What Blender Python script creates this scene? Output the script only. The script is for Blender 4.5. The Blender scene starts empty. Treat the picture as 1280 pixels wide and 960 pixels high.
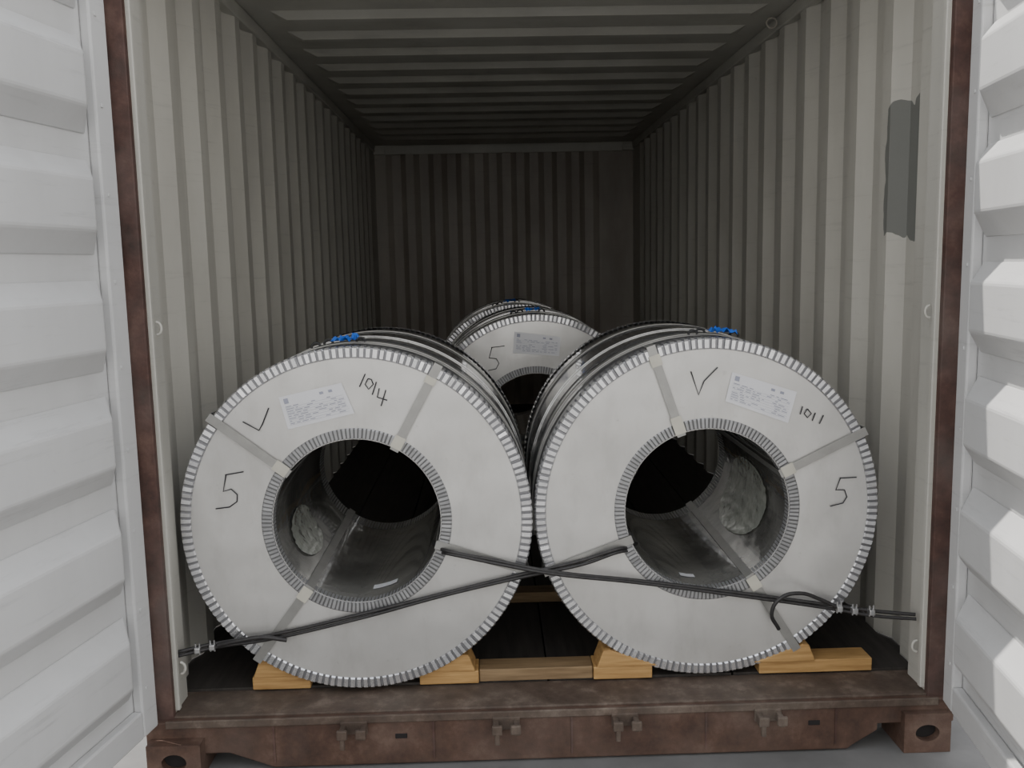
import bpy, math, random
from mathutils import Vector, Matrix
random.seed(4)
S=bpy.context.scene
col=S.collection
# ---------------------------------------------------------------- materials
def newmat(name):
    m=bpy.data.materials.new(name);m.use_nodes=True
    nt=m.node_tree;b=nt.nodes['Principled BSDF'];return m,nt,b
def N(nt,t,**k):
    n=nt.nodes.new(t)
    for a,v in k.items():setattr(n,a,v)
    return n
def coords(nt,scale=(1,1,1)):
    tc=N(nt,'ShaderNodeTexCoord');mp=N(nt,'ShaderNodeMapping');mp.inputs['Scale'].default_value=scale
    nt.links.new(tc.outputs['Object'],mp.inputs['Vector']);return mp.outputs['Vector']
def noise(nt,vec,scale,detail=6,rough=.6):
    n=N(nt,'ShaderNodeTexNoise');n.inputs['Scale'].default_value=scale;n.inputs['Detail'].default_value=detail;n.inputs['Roughness'].default_value=rough
    nt.links.new(vec,n.inputs['Vector']);return n.outputs['Fac']
def ramp(nt,fac,stops):
    r=N(nt,'ShaderNodeValToRGB');e=r.color_ramp.elements
    while len(e)<len(stops):e.new(.5)
    for i,(p,c) in enumerate(stops):e[i].position=p;e[i].color=(*c,1) if len(c)==3 else c
    nt.links.new(fac,r.inputs['Fac']);return r.outputs['Color']
def mix(nt,fac,a,b,mode='MIX'):
    m=N(nt,'ShaderNodeMix',data_type='RGBA',blend_type=mode)
    for s,v in ((m.inputs[0],fac),(m.inputs[6],a),(m.inputs[7],b)):
        if hasattr(v,'is_output'):nt.links.new(v,s)
        elif isinstance(v,(int,float)):s.default_value=v
        else:s.default_value=(*v,1)
    return m.outputs[2]
def bump(nt,b,h,strength=.3,dist=.01):
    n=N(nt,'ShaderNodeBump');n.inputs['Strength'].default_value=strength;n.inputs['Distance'].default_value=dist
    nt.links.new(h,n.inputs['Height']);nt.links.new(n.outputs['Normal'],b.inputs['Normal'])
def simple(name,c,rough=.6,metal=0,var=.15,scale=8,bs=0,stretch=(1,1,1),spec=None):
    m,nt,b=newmat(name);v=coords(nt,stretch);f=noise(nt,v,scale)
    lo=tuple(x*(1-var) for x in c);hi=tuple(min(1,x*(1+var)) for x in c)
    nt.links.new(ramp(nt,f,[(.3,lo),(.7,hi)]),b.inputs['Base Color'])
    b.inputs['Roughness'].default_value=rough;b.inputs['Metallic'].default_value=metal
    if spec is not None:b.inputs['Specular IOR Level'].default_value=spec
    if bs:bump(nt,b,f,bs)
    return m
def wallmat(name,base,stain,rust=.06,patchbox=None):
    m,nt,b=newmat(name);v=coords(nt)
    c=mix(nt,ramp(nt,noise(nt,coords(nt,(1,1,.35)),2.2,8),[(.35,(0,0,0)),(.72,(1,1,1))]),base,stain)
    c=mix(nt,ramp(nt,noise(nt,coords(nt,(.6,.6,9)),5,8,.75),[(.56,(0,0,0)),(.75,(.45,.45,.45))]),c,tuple(x*.5 for x in base))
    c=mix(nt,ramp(nt,noise(nt,v,14,8,.7),[(.66,(0,0,0)),(.76,(rust*10,)*3)]),c,(.16,.085,.05))
    if patchbox:
        tc=N(nt,'ShaderNodeTexCoord');sp=N(nt,'ShaderNodeSeparateXYZ')
        nz=N(nt,'ShaderNodeTexNoise');nz.inputs['Scale'].default_value=9
        nt.links.new(tc.outputs['Object'],nz.inputs['Vector'])
        ad=N(nt,'ShaderNodeVectorMath',operation='MULTIPLY_ADD')
        nt.links.new(nz.outputs['Color'],ad.inputs[0]);ad.inputs[1].default_value=(.05,.05,.16);nt.links.new(tc.outputs['Object'],ad.inputs[2])
        nt.links.new(ad.outputs[0],sp.inputs[0])
        def rng(o,cn,h):
            q=N(nt,'ShaderNodeMath',operation='COMPARE');nt.links.new(o,q.inputs[0]);q.inputs[1].default_value=cn;q.inputs[2].default_value=h;return q.outputs[0]
        y0,y1,z0,z1=patchbox
        a=rng(sp.outputs[1],(y0+y1)/2+.025,(y1-y0)/2);z=rng(sp.outputs[2],(z0+z1)/2+.08,(z1-z0)/2)
        mu=N(nt,'ShaderNodeMath',operation='MULTIPLY');nt.links.new(a,mu.inputs[0]);nt.links.new(z,mu.inputs[1])
        m2=N(nt,'ShaderNodeMath',operation='MULTIPLY');nt.links.new(mu.outputs[0],m2.inputs[0]);m2.inputs[1].default_value=.9
        c=mix(nt,m2.outputs[0],c,(.15,.155,.145))
    nt.links.new(c,b.inputs['Base Color']);b.inputs['Roughness'].default_value=.5
    bump(nt,b,noise(nt,v,3,3),.25,.01)
    return m
M={}
M['wall']=wallmat('wall_paint',(.54,.525,.475),(.41,.395,.355),.03)
M['wallp']=wallmat('patched_wall_paint',(.54,.525,.475),(.41,.395,.355),.03,(.30,.50,1.36,1.79))
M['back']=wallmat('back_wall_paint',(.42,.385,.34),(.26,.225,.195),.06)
M['ceil']=wallmat('ceiling_paint',(.54,.53,.48),(.41,.40,.36),.03)
M['door']=wallmat('door_paint',(.62,.62,.62),(.52,.52,.52),.012)
M['post']=wallmat('post_paint',(.52,.505,.46),(.43,.42,.38),.04)
def rustmat(name,a,b_,d,g=(.17,.145,.13)):
    m,nt,b=newmat(name);v=coords(nt)
    c=ramp(nt,noise(nt,v,9,10,.7),[(.3,a),(.52,b_),(.72,d)])
    c=mix(nt,ramp(nt,noise(nt,v,2.5,5),[(.45,(0,0,0)),(.75,(.5,.5,.5))]),c,g)
    nt.links.new(c,b.inputs['Base Color']);b.inputs['Roughness'].default_value=.7
    bump(nt,b,noise(nt,v,40,6),.4,.004);return m
M['rust']=rustmat('rusty_brown_steel',(.035,.018,.012),(.08,.042,.028),(.15,.095,.07),(.12,.09,.075))
M['rustdust']=rustmat('dusty_threshold_steel',(.035,.023,.017),(.09,.063,.047),(.20,.155,.125),(.14,.12,.10))
M['rustdk']=rustmat('dark_rust',(.03,.016,.012),(.075,.036,.028),(.14,.08,.06))
M['floor']=simple('dark_plywood',(.035,.03,.026),.8,0,.4,6,.2,(6,.6,1))
M['ground']=simple('concrete_ground',(.155,.153,.15),.9,0,.15,5,.2)
M['dark']=simple('dark_hole',(.012,.01,.01),.9)
M['rubber']=simple('black_rubber',(.02,.02,.02),.7)
def woodmat(name,a,b_):
    m,nt,b=newmat(name);c=ramp(nt,noise(nt,coords(nt,(2,12,30)),3,8),[(.3,a),(.7,b_)])
    nt.links.new(c,b.inputs['Base Color']);b.inputs['Roughness'].default_value=.7;return m
M['pine']=woodmat('orange_pine_wood',(.30,.165,.055),(.52,.32,.125))
M['beam']=woodmat('old_pine_wood',(.15,.095,.045),(.28,.19,.10))
def facemat():
    m,nt,b=newmat('galvanised_cover_plate');v=coords(nt)
    c=ramp(nt,noise(nt,v,3,6),[(.3,(.53,.52,.50)),(.7,(.65,.64,.62))])
    c=mix(nt,ramp(nt,noise(nt,coords(nt,(1,1,.4)),9,8,.7),[(.5,(0,0,0)),(.8,(.45,.45,.45))]),c,(.38,.37,.35))
    c=mix(nt,ramp(nt,noise(nt,v,30,8,.7),[(.62,(0,0,0)),(.75,(.55,.55,.55))]),c,(.33,.32,.30))
    nt.links.new(c,b.inputs['Base Color']);b.inputs['Metallic'].default_value=.6
    r=N(nt,'ShaderNodeMapRange');nt.links.new(noise(nt,v,4,4),r.inputs[0]);r.inputs[3].default_value=.26;r.inputs[4].default_value=.48
    nt.links.new(r.outputs[0],b.inputs['Roughness'])
    bump(nt,b,noise(nt,v,2.6,2),.6,.02);return m
M['face']=facemat()
M['crimp']=simple('crimped_steel_edge',(.76,.76,.77),.26,.8,.08,20)
M['groove']=simple('crimp_groove',(.23,.23,.24),.4,.6,.1,20)
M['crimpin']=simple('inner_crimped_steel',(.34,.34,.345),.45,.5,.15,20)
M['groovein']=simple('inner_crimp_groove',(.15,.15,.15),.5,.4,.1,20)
def barrelmat(name,c0,c1,rough,bs,met,sc=(1,7,1),bsc=(1,1.6,1)):
    m,nt,b=newmat(name)
    c=ramp(nt,noise(nt,coords(nt,sc),2.5,5),[(.35,c0),(.7,c1)])
    nt.links.new(c,b.inputs['Base Color']);b.inputs['Metallic'].default_value=met;b.inputs['Roughness'].default_value=rough
    b.inputs['Coat Weight'].default_value=1.0;b.inputs['Coat Roughness'].default_value=.05;b.inputs['Coat IOR'].default_value=1.7
    bump(nt,b,noise(nt,coords(nt,bsc),5,3),bs,.02);return m
M['barrel']=barrelmat('filmed_steel_wrap',(.28,.275,.265),(.58,.58,.58),.22,.4,.75)
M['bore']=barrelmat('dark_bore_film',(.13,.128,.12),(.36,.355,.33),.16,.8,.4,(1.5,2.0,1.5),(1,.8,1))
M['glint']=barrelmat('pale_reflection_paint',(.34,.36,.32),(.58,.60,.54),.2,1.0,.2,(3,3,3),(2,2,2))  # reflections of the outdoors in the bores, put into the colour
M['strap']=simple('steel_strapping',(.34,.335,.32),.35,.6,.1,14)
M['tape']=simple('cream_tape',(.50,.48,.41),.7,0,.06,20)
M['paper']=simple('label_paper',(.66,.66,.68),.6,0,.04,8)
M['ink']=simple('grey_print_ink',(.30,.31,.38),.7)
M['marker']=simple('black_marker',(.015,.015,.02),.5)
M['rope']=simple('black_wire_rope',(.035,.033,.033),.5,.3,.3,60)
M['clip']=simple('zinc_clip',(.5,.5,.5),.35,.9)
M['blue']=simple('blue_plastic',(.02,.14,.62),.45)
# ---------------------------------------------------------------- geometry helpers
def mo(name,vs,fs,mat,parent=None,smooth=False,bevel=0,mats=None,midx=None):
    me=bpy.data.meshes.new(name);me.from_pydata([tuple(v) for v in vs],[],fs)
    me.materials.append(mat)
    for mm in (mats or []):me.materials.append(mm)
    if midx:
        for p,i in zip(me.polygons,midx):p.material_index=i
    me.update()
    import bmesh
    bm=bmesh.new();bm.from_mesh(me);bmesh.ops.recalc_face_normals(bm,faces=bm.faces);bm.to_mesh(me);bm.free()
    if smooth:
        for p in me.polygons:p.use_smooth=True
    o=bpy.data.objects.new(name,me);col.objects.link(o)
    if parent:o.parent=parent
    if bevel:
        b=o.modifiers.new('bevel','BEVEL');b.width=bevel;b.segments=2;b.limit_method='ANGLE'
    return o
def empty(name,loc=(0,0,0),rot=(0,0,0)):
    e=bpy.data.objects.new(name,None);e.location=loc;e.rotation_euler=rot;e.empty_display_size=.1;col.objects.link(e);return e
BF=[(0,1,2,3),(4,7,6,5),(0,4,5,1),(1,5,6,2),(2,6,7,3),(3,7,4,0)]
def boxv(x0,x1,y0,y1,z0,z1):
    return [(x0,y0,z0),(x1,y0,z0),(x1,y1,z0),(x0,y1,z0),(x0,y0,z1),(x1,y0,z1),(x1,y1,z1),(x0,y1,z1)]
def box(name,x0,x1,y0,y1,z0,z1,mat,parent=None,bevel=0):
    return mo(name,boxv(x0,x1,y0,y1,z0,z1),BF,mat,parent,False,bevel)
def multi(name,vlist,mat,parent=None,bevel=0):
    vs=[];fs=[]
    for v in vlist:
        o=len(vs);vs+=v;fs+=[tuple(i+o for i in f) for f in BF]
    return mo(name,vs,fs,mat,parent,False,bevel)
def prism(name,poly,y0,y1,mat,parent=None,bevel=0):
    n=len(poly);vs=[(x,y0,z) for x,z in poly]+[(x,y1,z) for x,z in poly]
    fs=[tuple(range(n)),tuple(range(2*n-1,n-1,-1))]+[(i,(i+1)%n,(i+1)%n+n,i+n) for i in range(n)]
    return mo(name,vs,fs,mat,parent,False,bevel)
def tube(name,pts,r,mat,parent=None,cyc=False,kind='NURBS'):
    cu=bpy.data.curves.new(name,'CURVE');cu.dimensions='3D';cu.bevel_depth=r;cu.bevel_resolution=3;cu.resolution_u=10
    if kind=='POLY':
        sp=cu.splines.new('POLY');sp.points.add(len(pts)-1)
        for p,q in zip(sp.points,pts):p.co=(*q,1)
    else:
        sp=cu.splines.new('BEZIER');sp.bezier_points.add(len(pts)-1)
        for p,q in zip(sp.bezier_points,pts):p.co=q;p.handle_left_type=p.handle_right_type='AUTO'
    sp.use_cyclic_u=cyc
    cu.use_fill_caps=True;cu.materials.append(mat)
    o=bpy.data.objects.new(name,cu);col.objects.link(o)
    if parent:o.parent=parent
    return o
# ---------------------------------------------------------------- container shell
L=5.87;W=1.17;H=2.38;Y1=.27
def sheet(name,prof,z0,z1,mat,conv):
    n=len(prof);vs=[conv(u,d,z0) for u,d in prof]+[conv(u,d,z1) for u,d in prof]
    fs=[(i,i+1,i+1+n,i+n) for i in range(n-1)]
    o=mo(name,vs,fs,mat);s=o.modifiers.new('thick','SOLIDIFY');s.thickness=.002;s.offset=0;return o
prof=[(0.0,0),(Y1,0)];u=Y1
while u+.278<L-.12:
    prof+=[(u+.068,.036),(u+.140,.036),(u+.208,0),(u+.278,0)];u+=.278
prof+=[(L+.03,0)]
sheet('wall_left',prof,-.01,H,M['wall'],lambda u,d,z:(-W-d,u,z))
sheet('wall_right',prof,-.01,H,M['wallp'],lambda u,d,z:(W+d,u,z))
pb=[(-W-.03,0),(-W+.1,0)];u=-W+.1
while u+.25<W-.08:
    pb+=[(u+.05,.045),(u+.13,.045),(u+.18,0),(u+.25,0)];u+=.25
pb+=[(W+.03,0)]
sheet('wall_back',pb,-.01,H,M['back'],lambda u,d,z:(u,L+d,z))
bt=empty('trim_1')
multi('end_header',[boxv(-W,W,L-.02,L-.001,2.30,H),boxv(-W,-W+.10,L-.05,L-.021,2.30,2.36),boxv(W-.10,W,L-.05,L-.021,2.30,2.36)],M['ceil'],bt,.004)
fv=[]
x=-W
while x<W-.01:
    fv.append(boxv(x,min(x+.29,W)-.004,.16,L,-.03,0));x+=.2925
multi('floor',fv+[boxv(-W-.05,W+.05,.0,L+.05,-.045,-.031),boxv(-W-.05,-W-.002,.16,L+.05,-.0305,-.012),boxv(W+.002,W+.05,.16,L+.05,-.0305,-.012)],M['floor'])
vs=[];fs=[]
vs+=boxv(-W-.04,W+.04,0,L+.05,H,H+.004);fs+=BF
y=.15
while y<L-.25:
    b=len(vs);w0,w1=.07,.022
    vs+=[(-1.06,y-w0,H),(1.06,y-w0,H),(1.06,y+w0,H),(-1.06,y+w0,H),(-1.0,y-w1,H-.026),(1.0,y-w1,H-.026),(1.0,y+w1,H-.026),(-1.0,y+w1,H-.026)]
    fs+=[tuple(i+b for i in f) for f in BF];y+=.345
mo('ceiling',vs,fs,M['ceil'],None,False,.006)
rails=empty('trim_2')
box('rail_l',-W-.03,-W+.012,0,L,2.32,H-.001,M['ceil'],rails,.006);box('rail_r',W-.012,W+.03,0,L,2.32,H-.001,M['ceil'],rails,.006)
tube('ceiling_lashing_ring',[(W-.05+.022*math.cos(t),1.62,2.34+.022*math.sin(t)) for t in [i*math.pi/5 for i in range(10)]],.004,M['back'],rails,True)
# ---------------------------------------------------------------- door frame
fr=empty('container_door_frame')
PX={-1:(W-.048,W-.016),1:(W-.044,W-.014)}
for s,nm in ((-1,'left'),(1,'right')):
    i0,o0=PX[s]
    box('post_'+nm,*sorted((s*(i0+.004),s*(W+.09))),.012,.13,-.02,2.5,M['post'],fr,.003)
    box('post_rust_face_'+nm,*sorted((s*i0,s*(o0+.05))),-.012,.011,-.02,2.5,M['rustdk'],fr,.003)
    box('post_inner_lip_'+nm,*sorted((s*(i0-.008),s*(i0+.02))),.020,.040,0.0,2.3,M['post'],fr,.003)
    for k in range(3):
        z=(.12,1.14,2.15)[k]
        ring=[(s*(i0-.008-.014*math.sin(t)),.05,z+.018*math.cos(t)) for t in [i*math.pi/6 for i in range(7)]]
        tube('lashing_ring_%s_%d'%(nm,k+1),ring,.004,M['post'],fr)
box('header_beam',-W-.09,W+.09,-.01,.12,2.385,2.52,M['post'],fr,.005)
box('threshold_plate',-W,W,-.005,.158,-.030,-.006,M['rustdust'],fr,.004)
zt=-.012;zb=-.162
poly=[(-1.20,zt),(1.20,zt),(1.20,-.085),(.97,-.085),(.97,-.105),(.89,-.154),(.88,zb),(-.83,zb),(-.85,-.154),(-.96,-.112),(-1.20,-.112)]
prism('sill_beam',poly,-.03,.09,M['rust'],fr,.004)
box('sill_top_lip',-1.14,1.15,-.036,-.028,-.03,-.006,M['rustdust'],fr,.003)
multi('sill_weld_seams',[boxv(x,x+.006,-.033,-.029,-.145,-.03) for x in (-.83,-.36,.05,.45,.84)],M['rustdk'],fr)
multi('sill_slots',[boxv(x,x+.035,-.0325,-.0295,-.082,-.067) for x in (-.47,.76)],M['dark'],fr,.004)
def casting(name,x0,x1,y0,y1,z0,z1):
    vs=boxv(x0,x1,y0,y1,z0,z1);fs=[f for f in BF if f!=(0,4,5,1)]
    cx=(x0+x1)/2;cz=(z0+z1)/2;K=24;b=len(vs);hx,hz=.036,.026
    for i in range(K):
        t=2*math.pi*i/K;vs.append((cx+hx*math.cos(t),y0,cz+hz*math.sin(t)))
    for i in range(K):
        t=2*math.pi*i/K;vs.append((cx+hx*math.cos(t),y0+.025,cz+hz*math.sin(t)))
    c=len(vs);ex,ez=(x1-x0)/2,(z1-z0)/2
    for i in range(K):
        t=2*math.pi*i/K;q=min(ex/abs(math.cos(t)) if abs(math.cos(t))>1e-6 else 9,ez/abs(math.sin(t)) if abs(math.sin(t))>1e-6 else 9)
        vs.append((cx+q*math.cos(t),y0,cz+q*math.sin(t)))
    for i in range(K):
        j=(i+1)%K;fs+=[(b+i,b+j,c+j,c+i),(b+K+i,b+K+j,b+j,b+i)]
    for ci,(sx,sz) in {0:(-1,-1),1:(1,-1),5:(1,1),4:(-1,1)}.items():
        a=math.atan2(sz*ez,sx*ex)%(2*math.pi);i=int(a/(2*math.pi/K));fs.append((ci,c+i,c+(i+1)%K))
    mo(name,vs,fs,M['rust'],fr);box(name+'_cavity',cx-.05,cx+.05,y0+.026,y0+.03,cz-.035,cz+.035,M['dark'],fr)
casting('corner_casting_left',-1.185,-1.03,-.075,.10,-.167,-.060)
casting('corner_casting_right',1.04,1.18,-.055,.10,-.167,-.045)
for k,x in enumerate((-.59,-.142,.21,.636)):
    v=[boxv(x-.04,x+.04,-.040,-.032,-.062,-.022),
       boxv(x-.038,x-.022,-.085,-.04,-.058,-.030),boxv(x+.022,x+.038,-.085,-.04,-.058,-.030),
       boxv(x-.042,x-.012,-.095,-.083,-.050,-.022),boxv(x+.012,x+.042,-.095,-.083,-.050,-.022),
       boxv(x-.034,x-.020,-.093,-.080,-.082,-.048)]
    multi('cam_keeper_%d'%(k+1),v,M['rustdust'],fr,.003)
# ---------------------------------------------------------------- doors
def door(name,s,tilt):
    e=empty(name)
    h=Vector((s*(PX[s][1]+.004),-.035,0));d=Vector((-math.sin(tilt),-math.cos(tilt),0))
    nrm=Vector((-s*math.cos(tilt),s*math.sin(tilt),0))
    P=lambda u,n,w:tuple(h+d*u+nrm*n+Vector((0,0,w)))
    def bx(u0,u1,n0,n1,w0,w1):return [P(u,n,w) for u,n,w in boxv(u0,u1,n0,n1,w0,w1)]
    Wd,z0,z1=1.15,-.015,2.30
    multi('panel_back',[bx(0.0,Wd,-.05,-.030,z0,z1)],M['door'],e)
    multi('frame',[bx(0,.075,-.0295,.0,z0,z1),bx(Wd-.075,Wd,-.0295,.0,z0,z1),bx(.0755,Wd-.0755,-.0295,-.0,z0,z0+.08),bx(.0755,Wd-.0755,-.0295,.0,z1-.08,z1)],M['door'],e,.006)
    vs=[];fs=[];zz=.30
    while zz<2.2:
        b=len(vs);t=zz;bt=zz-.13
        lo=[(.085,bt-.065),(Wd-.085,bt-.065),(Wd-.085,t+.055),(.085,t+.055)];hi=[(.15,bt),(Wd-.15,bt),(Wd-.15,t),(.15,t)]
        vs+=[P(u,-.0298,w) for u,w in lo]+[P(u,.026,w) for u,w in hi]
        fs+=[tuple(i+b for i in f) for f in BF];zz+=.31
    mo('pressed_ribs',vs,fs,M['door'],e,False,.007)
    riv=[bx(.045,.055,.0,.003,z,z+.010) for z in [.12+.23*i for i in range(10)]]
    multi('rivets',riv,M['door'],e,.002)
    hv=[bx(-.012,-.001,-.04,-.01,z,z+.10) for z in (.2,.75,1.3,1.85)]
    multi('hinges',hv,M['rustdk'],e,.003)
    return e
door('container_door',-1,math.radians(10))
door('container_door.001',1,math.radians(9))
# ---------------------------------------------------------------- ground
mo('ground',[(-25,-25,-.168),(25,-25,-.168),(25,25,-.168),(-25,25,-.168)],[(0,1,2,3)],M['ground'])
# ---------------------------------------------------------------- coils
def ringsurf(name,prof,K,mat,parent,smooth=True):
    vs=[];fs=[];n=len(prof)
    for i in range(K):
        t=2*math.pi*i/K
        for r,y in prof:vs.append((r*math.cos(t),y,r*math.sin(t)))
    for i in range(K):
        j=(i+1)%K
        for k in range(n-1):fs.append((i*n+k,j*n+k,j*n+k+1,i*n+k+1))
    return mo(name,vs,fs,mat,parent,smooth)
def crimp(name,r0,r1,wrapr,y0,sgn,Np,mat,gm,parent,depth=.0045,wrap=.05):
    vs=[];fs=[];mi=[]
    outer=abs(wrapr-r1)<abs(wrapr-r0)
    K=Np*4
    for i in range(K):
        ph=i%4;t=2*math.pi*((i//4)+(0,.58,.66,.92)[ph]+random.uniform(-.05,.05))/Np
        o=depth*random.uniform(.8,1.1) if ph<2 else 0
        c,s=math.cos(t),math.sin(t)
        yy=y0-sgn*(.001+o)
        if outer:
            pr=[(r0,y0-sgn*.001),(r0+.004,yy),(r1-.004+o*.4,yy),(r1+o*.6,y0-sgn*.001+sgn*.003),(r1+o*.6,y0+sgn*wrap)]
        else:
            pr=[(r1,y0-sgn*.001),(r1-.004,yy),(r0+.003,yy),(r0-o*.3,y0+sgn*.003),(r0-o*.3,y0+sgn*wrap)]
        for r,y in pr:vs.append((r*c,y,r*s))
    for i in range(K):
        j=(i+1)%K
        for k in range(4):
            fs.append((i*5+k,j*5+k,j*5+k+1,i*5+k+1));mi.append(1 if i%4 in (1,2) else 0)
    return mo(name,vs,fs,mat,parent,False,0,[gm],mi)
def strap(name,ang,R,r,Ln,w,mat,parent,path=None):
    a=math.radians(ang);c,s=math.cos(a),math.sin(a)
    p=path or [(R+.006,.06),(R+.0085,-.0075),(r-.0055,-.0075),(r-.0055,Ln+.006)]
    vs=[];th=.0015
    for i,(q,y) in enumerate(p):
        for sd in (-w/2,w/2):
            vs.append((q*c-sd*s,y,q*s+sd*c))
    fs=[(2*i,2*i+1,2*i+3,2*i+2) for i in range(len(p)-1)]
    o=mo(name,vs,fs,mat,parent);m=o.modifiers.new('th','SOLIDIFY');m.thickness=th;m.offset=0
    return o
def borepatch(name,e,r,a0,a1,y0,y1,mat,oval=True,na=28,ny=14,wr=.004):
    """curved patch lying on the bore surface"""
    vs=[];fs=[]
    for i in range(na+1):
        u=i/na*2-1;a=math.radians((a0+a1)/2+u*(a1-a0)/2)
        h=math.sqrt(max(0.02,1-abs(u)**2.6)) if oval else 1
        for j in range(ny+1):
            v=(j/ny*2-1)*h;yy=(y0+y1)/2+v*(y1-y0)/2
            rr=r-.0025-random.uniform(0,wr)
            vs.append((rr*math.cos(a),yy,rr*math.sin(a)))
    n=ny+1
    for i in range(na):
        for j in range(ny):fs.append((i*n+j,i*n+j+1,(i+1)*n+j+1,(i+1)*n+j))
    return mo(name,vs,fs,mat,e,True)
def coil(loc,R,Ln,yaw,straps,cen=None,sc=1,label=None,strokes=(),blue=90,tapes=()):
    r=.253
    e=empty('steel_coil',loc,(0,0,yaw))
    ringsurf('wound_barrel',[(R-.004,.001),(R-.004,Ln-.001)],160,M['barrel'],e)
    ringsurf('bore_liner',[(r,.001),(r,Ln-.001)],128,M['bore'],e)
    ringsurf('cover_plate_front',[(r,0),((r+R)/2,0),(R-.004,0)],160,M['face'],e)
    ringsurf('cover_plate_back',[(r,Ln),(R-.004,Ln)],160,M['face'],e)
    crimp('edge_protector_front',R-.034,R-.002,R,0,1,160,M['crimp'],M['groove'],e)
    crimp('edge_protector_back',R-.034,R-.002,R,Ln,-1,160,M['crimp'],M['groove'],e)
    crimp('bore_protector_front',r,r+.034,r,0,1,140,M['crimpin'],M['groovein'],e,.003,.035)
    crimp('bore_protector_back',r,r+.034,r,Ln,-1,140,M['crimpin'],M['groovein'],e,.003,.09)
    for k,a in enumerate(straps):
        strap('radial_strap_%d'%(k+1),a,R,r,Ln,.027,M['strap'],e)
    for k,(a,ra,rb) in enumerate(tapes):
        strap('strap_tape_%d'%(k+1),a,R,r,Ln,.034,M['tape'],e,[(ra,-.0095),(rb,-.0095)])
    for k,y in enumerate((Ln*.22,Ln*.5,Ln*.78)):
        ringsurf('band_%d'%(k+1),[(R-.003,y-.016),(R+.0,y-.016),(R+.0,y+.016),(R-.003,y+.016)],160,M['strap'] if k!=1 else M['barrel'],e,False)
    for k in range(4):
        y=Ln*(.12+.2*k);ringsurf('film_edge_%d'%(k+1),[(R-.0035,y),(R-.001,y+.002),(R-.0035,y+.004)],160,M['rubber'],e,False)
    a=math.radians(blue)
    vs=[];fs=[];nu,nv=11,6
    for i in range(nu):
        for j in range(nv):
            aa=a+(i-nu/2)*.013;rr=R+.010+random.uniform(0,.020)
            vs.append((rr*math.cos(aa),.03+j*.022+random.uniform(-.004,.004),rr*math.sin(aa)))
    for i in range(nu-1):
        for j in range(nv-1):fs.append((i*nv+j,i*nv+j+1,(i+1)*nv+j+1,(i+1)*nv+j))
    mo('blue_tag',vs,fs,M['blue'],e)
    for k,(da,y) in enumerate(((.10,.12),(-.09,.10),(.16,.08))):
        aa=a+da
        pts=[((R+.006+.012*abs(math.sin(t)))*math.cos(aa+.025*math.cos(t)),y+.0,(R+.006+.012*abs(math.sin(t)))*math.sin(aa+.025*math.cos(t))) for t in [i*math.pi/6 for i in range(7)]]
        tube('buckle_%d'%(k+1),pts,.004,M['rubber'],e)
    if cen:
        def F(p,y=-.0045):
            dx=(p[0]-cen[0])/sc;up=-(p[1]-cen[1])/sc
            return (dx-.0206*up,y,up-.0206*dx)
        if label:
            c4=[F(q,-.003) for q in label];A,B,C,D=[Vector(q) for q in c4]
            mo('label_sheet',[A,B,C,D],[(0,1,2,3)],M['paper'],e)
            dv=[];df=[]
            def at(u,v):return tuple(A.lerp(B,u).lerp(D.lerp(C,u),v)+Vector((0,-.001,0)))
            def q(u0,u1,v0,v1):
                b=len(dv);dv.extend([at(u0,v0),at(u1,v0),at(u1,v1),at(u0,v1)]);df.append((b,b+1,b+2,b+3))
            q(.06,.13,.08,.24);q(.76,.82,.12,.2);q(.62,.68,.12,.2)
            for rr in range(8):
                v=.32+rr*.075;u=.06
                q(.05,.95,v+.045,v+.050)
                while u<.9:
                    w=random.uniform(.03,.12)
                    if random.random()<.65:q(u,min(u+w,.94),v,v+.022)
                    u+=w+.03
            mo('label_print',dv,df,M['ink'],e)
        for k,st in enumerate(strokes):
            tube('marker_writing_%d'%(k+1),[F(q) for q in st],.0018,M['marker'],e,False,'POLY')
    return e
R=.531;zc=.539
xl=-.044-R-.003;xr=-.044+R+.006
e=coil((xl,.116,zc),R,.86,0,[61,142,233,-18],(449,645),415,
 [(363,487),(441,469),(455,507),(372,527)],
 [[(291,584),(286,605),(296,602),(303,609),(302,618),(292,625),(275,627)],[(290,584),(313,580)],
  [(317,517),(336,528),(341,520),(350,500)],
  [(471,458),(463,474)],[(474,464),(470,471),(474,477),(480,471),(478,465),(474,464)],[(484,468),(478,484)],[(487,476),(484,487),(496,491)],[(495,478),(488,498)]],
 blue=93,tapes=[(61,.255,.295),(142,.255,.30),(233,.255,.30),(61,.475,.497)])
borepatch('painted_reflection_strip',e,.253,-84,-66,.10,.135,M['paper'],False,12,3,.0005)  # white reflection low in the bore, painted as an added pale strip
borepatch('painted_reflection_patch',e,.253,188,226,.16,.46,M['glint'])  # greenish reflection of the outdoors, painted as an added pale oval
e=coil((xr,.142,zc),R,.86,0,[109,26,-58,200],(879,633),407,
 [(912,459),(992,484),(981,523),(903,495)],
 [[(1047,592),(1041,608),(1052,608),(1055,617),(1050,625),(1034,629)],[(1046,593),(1067,592)],
  [(861,458),(870,487),(877,470),(894,453)],
  [(999,502),(996,512)],[(1005,505),(1001,511),(1005,516),(1010,511),(1005,505)],[(1015,510),(1011,520)],[(1025,513),(1020,524)]],
 blue=84,tapes=[(109,.255,.31),(109,.475,.51),(26,.255,.295),(-58,.255,.30)])
borepatch('painted_reflection_strip',e,.253,-104,-93,.10,.13,M['paper'],False,12,3,.0005)  # short bright reflection near the bore mouth, painted as a pale strip
borepatch('painted_reflection_patch',e,.253,-48,14,.20,.66,M['glint'])  # broad pale reflection on this bore, painted in as an added patch
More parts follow.
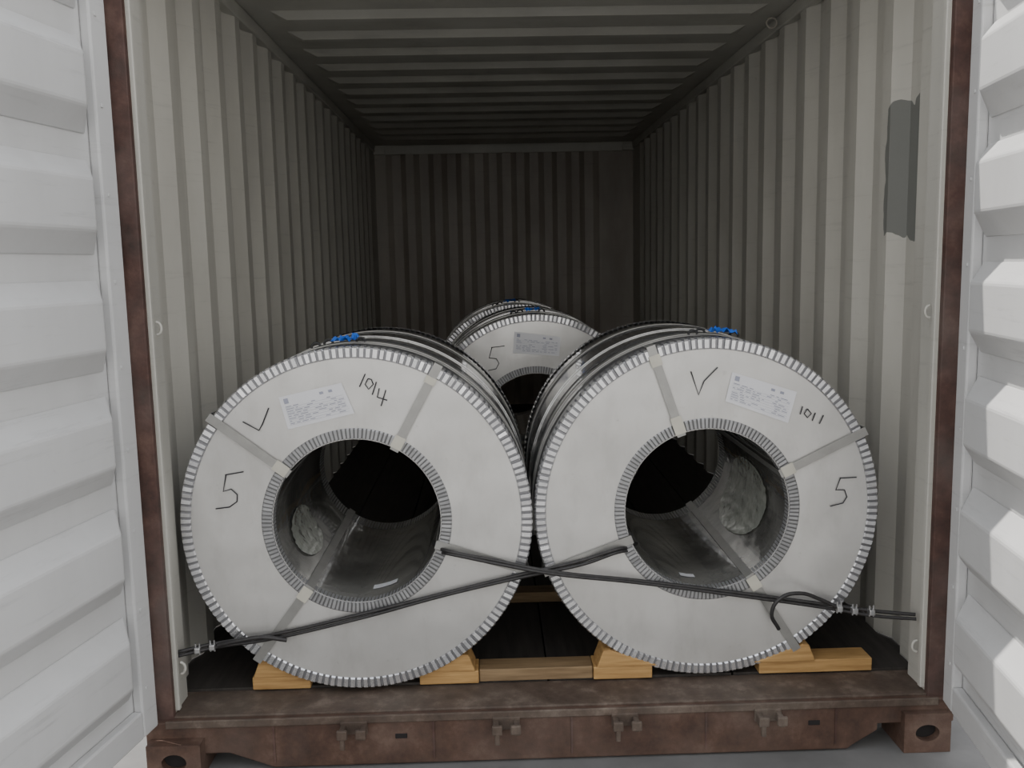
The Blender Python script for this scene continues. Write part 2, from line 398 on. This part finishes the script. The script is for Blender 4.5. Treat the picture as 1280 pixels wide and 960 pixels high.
coil((.045,1.66,zc),R,.84,0,[200,310],(674,534),269,
 [(651,413),(709,420),(706,444),(648,440)],
 [[(622,433),(618,446),(627,447),(630,453),(626,460),(616,462)],[(621,433),(638,431)]],blue=91)
coil((.0,2.78,zc),R,.84,0,[210,330],blue=95)
# ---------------------------------------------------------------- dunnage
def wedge(x,s,y0,y1):
    p=[(x+s*.15,.042),(x+s*.345,.042),(x+s*.325,.095),(x+s*.305,.098)]
    if s<0:p=p[::-1]
    prism('wooden_wedge',p,y0,y1,M['pine'],None,.003)
for i,y0 in enumerate((.135,.80)):
    for x in (xl,xr):
        for s in (-1,1):wedge(x,s,y0,y0+.10)
    bm=empty('wooden_dunnage_beam')
    box('beam_a',xl-.35,xl-.17,y0+.005,y0+.095,.0,.0415,M['pine'],bm,.003)
    box('beam_b',xl+.17,xl+.355,y0+.005,y0+.095,.0,.0415,M['pine'],bm,.003)
    box('beam_c',xl+.357,xr-.357,y0+.015,y0+.095,.0,.040,M['beam'],bm,.003)
    box('beam_d',xr-.355,xr-.17,y0+.005,y0+.095,.0,.0415,M['pine'],bm,.003)
    box('beam_e',xr+.17,xr+.53,y0+.010,y0+.095,.0,.0415,M['pine' if i==0 else 'beam'],bm,.003)
for yy in (1.72,2.35,2.85,3.45):
    for s in (-1,1):
        x=.045 if yy<2.6 else 0
        p=[(x+s*.17,0),(x+s*.37,0),(x+s*.37,.12),(x+s*.33,.125),(x+s*.17,.045)]
        prism('wooden_wedge',p,yy,yy+.1,M['pine'],None,.003)
# ---------------------------------------------------------------- ropes
def FL(px,py,y):
    k=(2.576+y)/(2.576+.116);dx=(px-449)/415;up=-(py-645)/415
    X=xl+dx-.0206*up;Z=zc+up-.0206*dx
    return (-.161+(X+.161)*k,y,1.301+(Z-1.301)*k)
ra=empty('lashing_rope')
A=[FL(209,815,.06),FL(262,803,.085),FL(320,795,.098),FL(440,768,.098),FL(560,738,.098),FL(660,714,.105),FL(730,698,.128),FL(778,683,.120),FL(790,681,.160),FL(800,676,.30)]
tube('strand_1',A,.0055,M['rope'],ra)
tube('strand_2',[(p[0],p[1]-.004,p[2]-.011) for p in A[:4]]+[FL(560,741,.096),FL(660,718,.098),FL(735,702,.122),FL(779,687,.118),FL(792,686,.160)],.005,M['rope'],ra)
tube('tail',[FL(262,806,.075),FL(290,800,.07),FL(320,796,.075),FL(350,800,.08)],.0065,M['rope'],ra)
rb=empty('lashing_rope.001')
B=[FL(1160,774,.06),FL(1110,769,.085),FL(1050,760,.105),FL(940,744,.124),FL(800,725,.118),FL(690,712,.092),FL(620,697,.092),FL(560,684,.094),FL(550,680,.13),FL(543,672,.28)]
tube('strand_1',B,.0055,M['rope'],rb)
tube('strand_2',[FL(1161,780,.055),FL(1105,775,.08),FL(1050,765,.10),FL(940,748,.118),FL(800,728,.112),FL(690,715,.083),FL(620,701,.086),FL(562,688,.090),FL(551,686,.13)],.005,M['rope'],rb)
tube('tail_loop',[FL(982,792,.10),FL(973,770,.09),FL(985,750,.085),FL(1010,744,.085),FL(1035,752,.09),FL(1060,764,.09)],.006,M['rope'],rb)
def clip(pts,par):
    for i,(px,py,y) in enumerate(pts):
        c=Vector(FL(px,py,y))
        multi('rope_clip_%d'%(i+1),[boxv(c.x-.009,c.x+.009,c.y-.014,c.y+.010,c.z-.012,c.z+.006)],M['clip'],par,.003)
        for sg in (-1,1):
            tube('clip_bolt_%d'%(i+1),[(c.x+sg*.006,c.y-.004,c.z-.017),(c.x+sg*.006,c.y-.004,c.z+.018)],.0026,M['clip'],par,False,'POLY')
clip([(237,810,.075),(256,806,.08)],ra)
clip([(1060,763,.09),(1080,766,.085),(1102,768,.08)],rb)
# ---------------------------------------------------------------- lights
w=bpy.data.worlds.new('World');S.world=w;w.use_nodes=True;nt=w.node_tree;bg=nt.nodes['Background']
tc=N(nt,'ShaderNodeTexCoord');sp=N(nt,'ShaderNodeSeparateXYZ');nt.links.new(tc.outputs['Generated'],sp.inputs[0])
c=ramp(nt,sp.outputs[2],[(.0,(1.0,.985,.955)),(.25,(1,.985,.96)),(1,(.66,.70,.77))])
nt.links.new(c,bg.inputs['Color']);bg.inputs['Strength'].default_value=2.1
sl=bpy.data.lights.new('sun','SUN');sl.energy=6;sl.angle=.009;sl.color=(1,.96,.9)
so=bpy.data.objects.new('sun',sl);col.objects.link(so)
sd=Vector((.42,-.2,-1)).normalized();so.rotation_euler=sd.to_track_quat('-Z','Y').to_euler()
# ---------------------------------------------------------------- camera
cam=bpy.data.cameras.new('camera');co=bpy.data.objects.new('camera',cam);col.objects.link(co)
yaw,pit,rol,f=.0225,.1307,-.0206,1139.75
Fw=Vector((math.sin(yaw)*math.cos(pit),math.cos(yaw)*math.cos(pit),-math.sin(pit)))
Rt=Vector((math.cos(yaw),-math.sin(yaw),0));Up=Rt.cross(Fw)
R2=Rt*math.cos(rol)+Up*math.sin(rol);U2=-Rt*math.sin(rol)+Up*math.cos(rol)
m=Matrix((R2,U2,-Fw)).transposed().to_4x4();m.translation=Vector((-.1612,-2.576,1.3013));co.matrix_world=m
cam.sensor_width=36;cam.lens=f/1280*36;cam.clip_start=.02
S.camera=co
